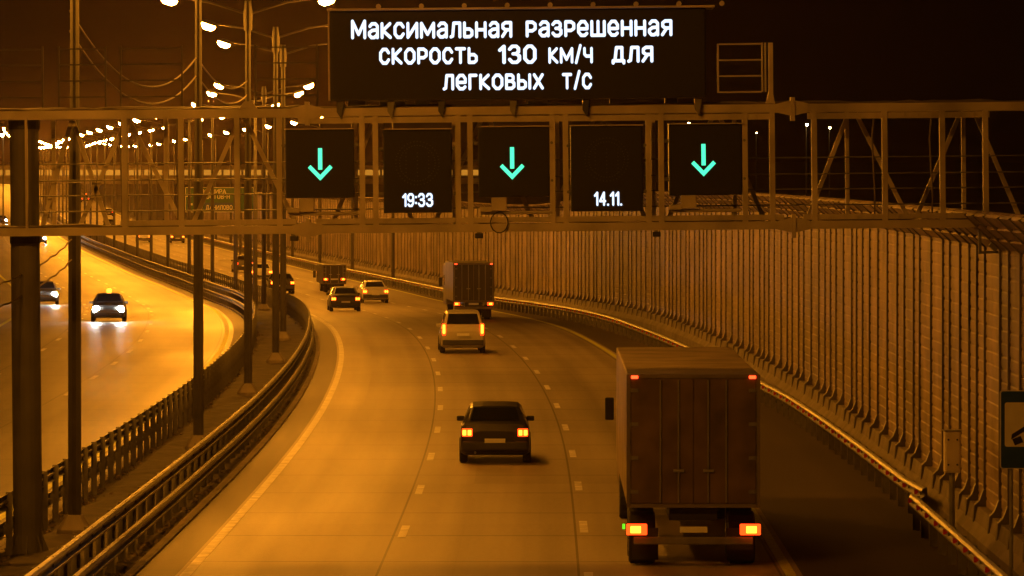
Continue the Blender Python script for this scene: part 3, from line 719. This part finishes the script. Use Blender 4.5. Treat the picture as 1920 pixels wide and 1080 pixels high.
# stations rear to front: y, sill z, mid half-width, belt z, belt half-width, top z, top half-width
SHAPES = {
 'sedan': (4.5, [(0, .42, .78, .74, .76, .84, .62), (.05, .30, .86, .90, .82, .97, .70), (.5, .22, .88, .95, .84, 1.02, .74), (1.15, .2, .89, .97, .86, 1.40, .58), (1.9, .2, .89, .96, .86, 1.46, .60), (2.45, .2, .89, .95, .86, 1.43, .60), (3.2, .2, .89, .92, .84, .99, .76), (4.05, .22, .87, .80, .82, .86, .70), (4.42, .30, .80, .68, .74, .72, .58), (4.5, .36, .74, .60, .66, .64, .5)], (2, 3), (5, 6), range(3, 5)),
 'hatchback': (4.1, [(0, .42, .80, .76, .78, .82, .66), (.05, .30, .86, .92, .82, 1.0, .72), (.12, .24, .87, .97, .84, 1.05, .73), (.5, .2, .88, .98, .86, 1.43, .60), (1.5, .2, .89, .97, .86, 1.50, .62), (2.15, .2, .89, .96, .86, 1.46, .61), (2.95, .2, .88, .94, .84, 1.01, .76), (3.65, .22, .86, .82, .82, .88, .70), (4.02, .30, .80, .70, .74, .74, .58), (4.1, .36, .74, .60, .66, .64, .5)], (2, 3), (5, 6), range(3, 5)),
 'minivan': (4.6, [(0, .45, .82, .85, .80, .92, .70), (.05, .34, .90, 1.05, .87, 1.12, .78), (.12, .28, .92, 1.08, .89, 1.16, .80), (.32, .24, .93, 1.10, .90, 1.70, .68), (1.6, .24, .93, 1.08, .90, 1.78, .70), (2.6, .24, .93, 1.06, .90, 1.72, .69), (3.5, .24, .92, 1.02, .88, 1.10, .80), (4.15, .26, .90, .92, .86, .98, .74), (4.52, .34, .84, .78, .78, .82, .62), (4.6, .4, .78, .66, .7, .70, .54)], (2, 3), (5, 6), range(3, 5)),
}
def car(label, kind, paint, loc, rz, front=False, lights='on', scale=1.0, taxi=False, tall=1.0, group='cars on the motorway', tails='hot'):
    Lg, st, rw, fw, cab = SHAPES[kind]
    t = thing('car', label, 'car', loc, rz, group); t.scale = (scale, scale, scale * tall)
    def ringp(s):
        y, zs, wm, zb, wb, zt, wt = s; y -= Lg / 2; zm = zs + (zb - zs) * .45
        half = [(wm * .86, zs), (wm * .985, zs + .07), (wm, zm), (wb * 1.0, zb - .03), (wb * .975, zb), (wt + .02, zt - (zt - zb) * .12), (wt * .93, zt - .005), (wt * .5, zt + .015)]
        return [(x, y, z) for x, z in half] + [(-x, y, z) for x, z in reversed(half)]
    R = [ringp(s) for s in st]; n = len(R[0]); vs = [p for r in R for p in r]
    fs = [(i * n + k, i * n + (k + 1) % n, (i + 1) * n + (k + 1) % n, (i + 1) * n + k) for i in range(len(R) - 1) for k in range(n)]
    fs += [tuple(range(n)), tuple(range((len(R) - 1) * n, len(R) * n))]
    body = MB().add(vs, fs).build('body', paint, t)
    def quad(name, pts, m, off=.008, parent=None, th=.006):
        p = [Vector(q) for q in pts]; nn = (p[1] - p[0]).cross(p[3] - p[0]).normalized(); c = sum(p, Vector()) / 4
        if nn.dot(c - Vector((0, 0, .8))) < 0: nn = -nn
        MB().add([q + nn * off for q in p] + [q + nn * (off - th) for q in p], [(0,1,2,3),(7,6,5,4),(0,4,5,1),(1,5,6,2),(2,6,7,3),(3,7,4,0)]).build(name, m, parent or t)
    def slope_glass(name, i, j):
        a, c = st[i], st[j]; lo, hi = (a, c) if a[5] < c[5] else (c, a)
        def pt(f, s): y = lo[0] + (hi[0] - lo[0]) * f - Lg / 2; z = lo[5] + (hi[5] - lo[5]) * f; w = (lo[6] + (hi[6] - lo[6]) * f) * .86; return (s * w, y, z + .012)
        quad(name, [pt(.1, -1), pt(.1, 1), pt(.9, 1), pt(.9, -1)], M_glass, .012)
    slope_glass('rear_window', *rw); slope_glass('windshield', *fw)
    for s in (-1, 1):
        for i in cab:
            a, c = R[i], R[i + 1]
            def sp(r, f): p, q = Vector(r[4]), Vector(r[5]); v = p.lerp(q, f); return (s * v.x, v.y, v.z)
            def mixp(f, g): return tuple(Vector(sp(a, g)).lerp(Vector(sp(c, g)), f))
            quad('side_window', [mixp(.05, .12), mixp(.95, .12), mixp(.95, .95), mixp(.05, .95)], M_glass, .01)
    y0 = -Lg / 2; b0 = st[1]; zl = b0[3] - .06
    for s in (-1, 1):
        wl = b0[2] - .03
        b = MB(); b.bbox((s * (wl - .13), y0 + .012, zl - .06), (.26, .11, .2), .03) if kind != 'minivan' else b.bbox((s * (wl - .075), y0 + .04, zl + .02), (.16, .13, .5), .04)
        tl = b.build('tail_light', M_tail if not front else mat('unlit lens', (.25, .02, .02), .3, 0, 0), t)
        if not front:
            b = MB()
            if kind == 'minivan': b.bbox((s * (wl - .075), y0 - .03, zl + .04), (.1, .03, .36), .012)
            else:
                for q in (.06, .19): b.bbox((s * (wl - q), y0 - .048, zl - .06), (.085, .03, .13), .012)
            b.build('bulb', M_tailhot if tails == 'hot' else M_mark, tl)
        f = st[-2]; wl = f[2] - .17; zf_ = f[3] - .02
        b = MB(); b.tube([(s * wl, Lg / 2 - .22, zf_), (s * wl, Lg / 2 - .05, zf_), (s * wl, Lg / 2 - .0, zf_)], [.19, .18, .1], 12); b.build('headlight', M_head if front else M_chrome, t)
        add_wheel(t, s * (st[4][2] - .09), y0 + .82, .32); add_wheel(t, s * (st[4][2] - .09), y0 + Lg * .8, .32)
        b = MB(); zz_ = st[6][3] + .07; b.bbox((s * (st[6][4] + .06), st[6][0] + y0 - .25, zz_), (.2, .1, .13), .03); b.build('mirror', paint, t)
    b = MB(); b.bbox((0, y0 + .0, .47), (b0[2] * 1.9, .14, .22), .04); b.build('bumper', mat('dark bumper', (.03, .03, .03), .5, 0, .1, 4), t)
    b = MB(); b.bbox((0, Lg / 2 - .02, .42), (1.5, .12, .2), .04); b.build('bumper', mat('dark bumper', (.03, .03, .03), .5), t)
    b = MB(); b.box((0, y0 - .085, .6 if kind != 'minivan' else .8), (.52, .012, .11)); b.build('licence_plate', M_plate, t)
    b = MB(); b.tube([(-.5, y0 - .06, .3), (-.5, y0 + .2, .3)], .03, 8); b.build('exhaust_pipe', M_chrome, t)
    if taxi:
        b = MB(); b.bbox((0, -.25, st[4][5] + .09), (.24, .16, .26), .05); b.build('roof_light', M_taxi, t)
    return t
def paint(name, c, r=.35): return mat(name, c, r, .1, .04, 3, 0, .5, .3)
Pdark = paint('dark paint', (.018, .018, .02)); Psilver = paint('silver paint', (.42, .40, .36)); Pgrey = paint('grey paint', (.10, .10, .10)); Pgreen = paint('dark green paint', (.05, .055, .035)); Pwhite = paint('white paint', (.62, .62, .6)); Pred = paint('dark red paint', (.13, .02, .015))
def on_road(px, d):
    x = (px - 960) / F * d; return Vector((x, d, zg(d)))
def ahead(px, d, L):     # rear bumper at pixel column px and depth d -> centre of a vehicle of length L
    p = on_road(px, d); h = hd(d); n = math.hypot(1, h); q = p + Vector((h / n, 1 / n, 0)) * (L / 2); q.z = zg(q.y); return q
car('dark hatchback with twin orange tail lamps in the middle lane, nearest car to the camera', 'hatchback', Pdark, ahead(928, 111, 4.1), heading(113), scale=1.02)
car('pale tall car with upright orange tail lamps in the middle lane behind the boxy truck', 'minivan', Psilver, ahead(868, 180, 4.6), heading(183))
FARD = {(205, 415): 690.0, (288, 403): 640.0, (160, 381): 960.0, (204, 383): 820.0}
def onr(px, py, L, zl=.85):
    d = FARD.get((px, py)) or unp(px, py, zl)[1]
    return ahead(px, d, L), heading(d)
for lab, kd, pa, px, py, tl in (
  ('dark green car with orange tail lamps entering the bend in the left lane', 'sedan', Pgreen, 648, 557, 'hot'),
  ('white car with orange tail lamps in the bend, right of a dark green car', 'sedan', Pwhite, 704, 544, 'hot'),
  ('dark car with red tail lamps partly behind the close pair of lamp posts', 'hatchback', Pdark, 530, 529, 'hot'),
  ('white car with orange tail lamps behind the thin lamp posts, farther up the bend', 'hatchback', Pwhite, 491, 509, 'hot'),
  ('small dark car with red tail lamps left of the thin lamp posts past the bend', 'hatchback', Pgrey, 459, 493, 'red'),
  ('tiny car just below the gantry, right one of two with glowing tail lamps', 'sedan', Pgrey, 333, 443, 'hot'),
  ('tiny car just below the gantry, left one of two with glowing tail lamps', 'sedan', Pwhite, 270, 442, 'hot'),
  ('tiny car with red tail lamps seen through the truss, just above the lower chord', 'sedan', Pdark, 205, 415, 'red'),
  ('tiny car with red tail lamps seen through the truss beside a thin upright', 'hatchback', Pred, 288, 403, 'red'),
  ('tiny far car with red tail lamps right of the nearest lamp post through the truss', 'sedan', Pgrey, 160, 381, 'red'),
  ('tiny far car with red tail lamps in the middle of the truss opening', 'hatchback', Pdark, 204, 383, 'red')):
    (c, rz) = onr(px, py, 4.3); car(lab, kd, pa, c, rz, tails=tl)
for lab, kd, pa, px, py, tx, sc in (
  ('oncoming dark car with bright white headlights and an amber light on its roof', 'sedan', Pgrey, 203, 579, True, 1),
  ('oncoming pale-roofed car with bright white headlights beside the gantry column', 'hatchback', Pgrey, 84, 552, False, 1),
  ('tiny oncoming car with white headlights just below the gantry by the column', 'sedan', Pdark, 74, 447, False, 1),
  ('tiny oncoming car with white headlights at the left edge, left of the column', 'sedan', Pdark, 4, 413, False, 1)):
    x, d = unp(px, py, .68); h = hd(d); p = on_road(px, d) + Vector((h, 1, 0)) * 2.2; p.z = zg(p.y)
    car(lab, kd, pa, p, heading(d) + math.pi, front=True, taxi=tx, group='oncoming cars on the left carriageway')

def truck(label, loc, rz, w, h, L, zb, boxmat, rearmat, cat='truck', lamps=(1.05, .75), top_marks=True, big=True, green=False, lampw=.2):
    t = thing('box_truck', label, cat, loc, rz, 'trucks and vans heading away'); hw = w / 2
    b = MB(); b.bbox((0, L / 2, (zb + h) / 2), (w, L, h - zb), .03); box = b.build('cargo_box', boxmat, t)
    b = MB(); fr = .07
    for s in (-1, 1): b.box((s * (hw - fr / 2 + .008), -.022, (zb + h) / 2), (fr, .04, h - zb))
    b.box((0, -.022, h - fr / 2), (w - 2 * fr, .038, fr)); b.box((0, -.022, zb + fr / 2), (w - 2 * fr, .038, fr)); b.build('rear_frame', mat('truck frame', (.14, .12, .10), .5, .2, .2, 2), t)
    for s in (-1, 1):
        b = MB(); b.box((s * (hw - fr) / 2, -.014, (zb + h) / 2), (hw - fr - .015, .024, h - zb - 2 * fr - .02)); dr = b.build('rear_door', rearmat, t)
        b = MB(); b.tube([(s * .28, -.05, zb + .1), (s * .28, -.05, h - .1)], .018, 6); b.tube([(s * .62, -.05, zb + .1), (s * .62, -.05, h - .1)], .018, 6); b.box((s * .28, -.07, zb + .7), (.2, .03, .05)); b.build('lock_rod', M_chrome, dr)
        for q in range(4): MB().box((s * (hw - fr - .06), -.035, zb + .3 + q * (h - zb - .6) / 3), (.16, .02, .07)).build('hinge', M_gdark, dr)
        b = MB(); b.bbox((s * lamps[0], -.02, lamps[1]), (lampw * 1.5, .08, lampw * .8), .02); tl = b.build('tail_light', M_tail, t)
        b = MB(); b.bbox((s * lamps[0] + s * .02, -.075, lamps[1]), (lampw * .75, .03, lampw * .5), .012); b.build('bulb', M_tailhot, tl)
        if top_marks:
            b = MB(); b.bbox((s * (hw - .14), -.055, h - .05), (.13, .03, .06), .01); b.build('marker_lamp', M_mark, t)
        b = MB(); b.box((s * (hw - .35), .55, .42), (.5, .02, .6)); b.build('mud_flap', M_rubber, t)
        for y in ((1.2, 2.4, L - 1.0) if big else (1.0, L + .6)): add_wheel(t, s * (hw - .3), y, .5 if big else .38, .5 if big else .3)
    b = MB(); b.bbox((0, .1, lamps[1] - .22), (w * .9, .12, .14), .02); b.build('underrun_bar', M_gdark, t)
    b = MB(); b.box((0, L / 2, zb - .14), (.9, L - .3, .22)); b.build('chassis', M_black, t)
    b = MB(); b.bbox((0, L + 1.35, (h * .92 + .5) / 2 + .1), (w * .96, 2.1, h * .92 - .5), .12); cb = b.build('cab', boxmat, t)
    b = MB(); b.box((0, L + 2.41, h * .66), (w * .84, .02, h * .22)); b.build('windshield', M_glass, cb)
    for s in (-1, 1):
        b = MB(); b.box((s * w * .4825, L + 1.7, h * .64), (.012, .9, h * .18)); b.build('side_window', M_glass, cb)
        b = MB(); b.bbox((s * (hw + .12), L + 2.2, h * .6), (.2, .12, .5), .03); b.build('mirror', M_black, cb)
    b = MB(); b.box((0, -.04, lamps[1] - .0), (.52, .02, .11)); b.build('licence_plate', M_plate, t)
    if green:
        b = MB(); b.bbox((-hw - .06, .3, lamps[1] + .03), (.05, .06, .1), .012); b.build('green_block', M_green, t)  # small green emissive block on the left side
    return t
M_tarp = mat('brown grey truck body', (.24, .19, .15), .55, 0, .4, 1.2); M_tdoor = mat('dull truck doors', (.10, .066, .05), .5, .1, .5, 1.6); M_tdark = mat('dark truck doors', (.05, .045, .04), .55, 0, .2, 1); M_tpale = mat('pale truck body', (.42, .38, .32), .55, 0, .15, .8)
truck('large brown-grey box truck filling the right lane, nearest the camera', (3.42, 81.5, 0), heading(82), 2.5, 3.66, 13.0, 1.15, M_tarp, M_tdoor, lamps=(1.07, .74), green=True, lampw=.26)
p = on_road(888, 228); truck('boxy truck with pale side, dark rear and red lamps at its four corners', p, heading(229), 2.15, 3.0, 6.5, .95, M_tpale, M_tdark, lamps=(.88, .85), big=False)
p = on_road(627, 312); truck('small dark van with two orange lamps next to the wall in the bend', p, heading(314), 1.7, 2.0, 3.0, .6, M_tdark, M_tdark, 'van', lamps=(.62, .95), top_marks=False, big=False)
x, d = -97.5, 1000.0; truck('far truck with red lamps high on its rear, seen through the truss left of centre', (x, d, zg(d)), heading(d), 2.5, 3.6, 8, 1.1, M_tdark, M_tdark, lamps=(.95, 1.0), big=False)
x, d = (330 - 960) / F * 610, 610.0; truck('far pale truck with red lamps seen through the truss by the direction sign', (x, d, zg(d)), heading(d), 2.5, 3.4, 8, 1.1, M_tpale, M_tdoor, lamps=(.95, 1.0), big=False)

# ------------------------------------------------------------------ roadside signs and boxes
x, d = unp(1784, 945)
d = 88.3; x = (1785 - 960) / F * d
t = thing('junction_box', 'pale metal cabinet on a post between the guardrail end and the noise wall', 'cabinet', (x, d, zg(d)))
k = d / F; zt = H - (808 - 330) * k; zb = H - (886 - 330) * k
b = MB(); b.bbox((0, 0, (zt + zb) / 2), (30 * k, .3, zt - zb), .03); cab = b.build('cabinet', mat('pale cabinet paint', (.66, .6, .52), .5, 0, .12, 2), t)
b = MB(); b.bbox((0, -.155, (zt + zb) / 2), (25 * k, .02, (zt - zb) * .9), .008); dr = b.build('door', mat('pale cabinet paint', (.4, .36, .3)), t)
b = MB()
for sx in (-.09, .09):
    for q in (.2, .8): b.tube([(sx, -.165, zb + (zt - zb) * q), (sx, -.185, zb + (zt - zb) * q)], .02, 8)
b.build('bolt', M_black, dr)
b = MB(); b.box((0, 0, zt + .012), (34 * k, .36, .02)); b.build('lid', M_galv, t)
b = MB(); b.tube([(0, 0, -.2), (0, 0, zb)], .06, 8); b.build('post', M_galv, t)

d = 78.0; k = d / F; x = (1875 - 960) * k + .46
t = thing('service_sign', 'blue roadside sign with white panel and black symbol, cut by the right edge', 'road sign', (x, d, 0))
zt = H - (732 - 330) * k; zb = H - (879 - 330) * k
def rr(w, h, r, n=5):
    out = []
    for cx, cz, a0 in ((w / 2 - r, h / 2 - r, 0), (-w / 2 + r, h / 2 - r, 90), (-w / 2 + r, -h / 2 + r, 180), (w / 2 - r, -h / 2 + r, 270)):
        for i in range(n): a = math.radians(a0 + 90 * i / (n - 1)); out.append((cx + r * math.cos(a), cz + r * math.sin(a)))
    return out
def plate(w, h, r, zc, y0, y1): return MB().prism([(a, zc + c) for a, c in rr(w, h, r)], y0, y1)
zc = (zt + zb) / 2; w = .92; hh = zt - zb
plate(w, hh, .05, zc, 0, .04).build('backing', mat('sign white rim', (.45, .43, .4), .5, 0, .08, 3), t)
plate(w - .035, hh - .035, .04, zc, -.006, -.001).build('panel', mat('sign blue', (.012, .05, .24), .45, 0, .1, 3), t)
zp = H - (796 - 330) * k
plate(w - .17, .80, .04, zp, -.012, -.007).build('symbol_field', mat('sign white', (.62, .6, .56), .5, 0, .08, 3), t)
b = MB()     # black handset lying on a diagonal
R_ = Matrix.Rotation(math.radians(-32), 3, 'Y')
for poly in ([(-.30, -.02), (-.14, -.05), (-.12, .07), (-.28, .1)], [(.30, -.02), (.14, -.05), (.12, .07), (.28, .1)], [(-.30, .105), (.30, .105), (.24, .18), (-.24, .18)]):
    vs = [R_ @ Vector((a, 0, c)) + Vector((.05, -.013, zp - .2)) for a, c in poly]; vs2 = [v + Vector((0, -.004, 0)) for v in vs]
    b.add(vs + vs2, [(0,1,2,3),(7,6,5,4),(0,4,5,1),(1,5,6,2),(2,6,7,3),(3,7,4,0)])
b.build('symbol', mat('sign black', (.01, .01, .01), .5, 0, 0), t)
for s in (-.25, .25): MB().tube([(s, .08, -.2), (s, .08, zt - .05)], .035, 8).build('post', M_galv, t)

# far green direction sign
d = 455.0; k = d / F; px0, px1, py0, py1 = 347, 476, 351, 398
xc = ((px0 + px1) / 2 - 960) * k; zb = H - (py1 - 330) * k; zt = H - (py0 - 330) * k
t = thing('direction_sign', 'green overhead direction sign with blue inset and up arrow, far behind the truss', 'direction sign', (xc, d, zg(d)))
z0 = zb - zg(d); z1 = zt - zg(d); w = (px1 - px0) * k; hh = z1 - z0
b = MB(); b.box((0, .05, (z0 + z1) / 2), (w, .08, hh)); b.build('backing', mat('sign white', (.62, .6, .56)), t)
b = MB(); b.box((0, .004, (z0 + z1) / 2), (w - .16, .012, hh - .16)); b.build('panel', mat('sign green', (.01, .09, .05), .5, 0, .05, 3), t)
def SP(px, py): return ((px - (px0 + px1) / 2) * k, H - (py - 330) * k - zg(d))
b = MB(); xa_, za_ = SP(383, 396); xb_, zb_ = SP(437, 380); b.box(((xa_ + xb_) / 2, -.006, (za_ + zb_) / 2), (xb_ - xa_, .006, zb_ - za_)); b.build('inset', mat('sign blue', (.012, .05, .24)), t)
for s_, a, e, by, cap in (('КАШИРА', 381, 424, 363, 8.5), ('РОСТОВ-Н', 380, 431, 373, 8.5), ('ДАНИЛОВО', 386, 436, 393, 8.5)):
    q = SP(a, by); b = MB(); words(b, [(s_, q[0], q[0] + (e - a) * k, q[1], cap * k)], -.016, th=.15); b.build('lettering', mat('sign lettering', (.75, .72, .6), .5, 0, 0), t)
b = MB()
for px in (354,):
    for poly in ([(-2.2, 22), (2.2, 22), (2.2, -2), (-2.2, -2)], [(-5, -2), (5, -2), (0, -11), (0, -11)], [(2.2, 10), (7, 10), (7, 14), (2.2, 14)]):
        c = SP(px, 371); b.add([(c[0] + a * k, -.014, c[1] - e * k) for a, e in poly], [(0,1,2,3)])
b.build('direction_arrow', mat('sign lettering', (.75, .72, .6), .5, 0, 0), t)
for s in (-1, 1): b = MB(); b.tube([(s * w * .3, .3, -.2), (s * w * .3, .3, z1 + .3)], .14, 8); b.build('post', M_pole, t)
b = MB(); b.bar((-w / 2, .2, z1 - .5), (w / 2, .2, z1 - .5), .12); b.bar((-w / 2, .2, z0 + .5), (w / 2, .2, z0 + .5), .12); b.build('crossbar', M_pole, t)

# ------------------------------------------------------------------ far overpass
d = 905.0; k = d / F
t = thing('footbridge', 'far covered bridge with a row of lit yellow windows across the end of the view', 'bridge', (xr(d) + 5, d, zg(d)))
zr = lambda py: H - (py - 330) * k - zg(d)
b = MB(); b.box((15, 5, (zr(329.5) + zr(345)) / 2), (150, 10, zr(329.5) - zr(345))); b.build('deck', M_conw, t)
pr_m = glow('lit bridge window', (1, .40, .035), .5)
b = MB(); b.box((15, 5, (zr(310) + zr(317.8)) / 2), (150, 10.2, zr(310) - zr(317.8))); b.build('roof', M_conw, t)
b = MB(); b.box((15, 5.2, (zr(318) + zr(329.3)) / 2), (150, 9.6, zr(318) - zr(329.3))); b.build('wall', M_conw, t)
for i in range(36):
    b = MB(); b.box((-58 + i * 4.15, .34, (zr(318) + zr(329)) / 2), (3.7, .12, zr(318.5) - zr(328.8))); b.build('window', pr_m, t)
for x in (-38, -10, 16, 45): b = MB(); b.box((x, 5, zr(345) / 2 - .2), (1.6, 6, zr(345) + .35)); b.build('pier', M_conw, t)

# ------------------------------------------------------------------ haze
if HAZE > 0:
    b = MB(); b.box((0, 1235, 11), (1500, 2600, 26)); hz = b.mesh('haze')
    m = bpy.data.materials.new('night haze'); m.use_nodes = True; n = m.node_tree; n.nodes.clear()
    v = n.nodes.new('ShaderNodeVolumePrincipled'); v.inputs['Color'].default_value = (.92, .70, .60, 1); v.inputs['Density'].default_value = HAZE; v.inputs['Anisotropy'].default_value = .7
    o_ = n.nodes.new('ShaderNodeOutputMaterial'); n.links.new(v.outputs[0], o_.inputs['Volume'])
    hz.materials.append(m); o = link('haze', hz); o['kind'] = 'stuff'; o['label'] = 'thin orange night haze over the whole motorway'; o['category'] = 'haze'
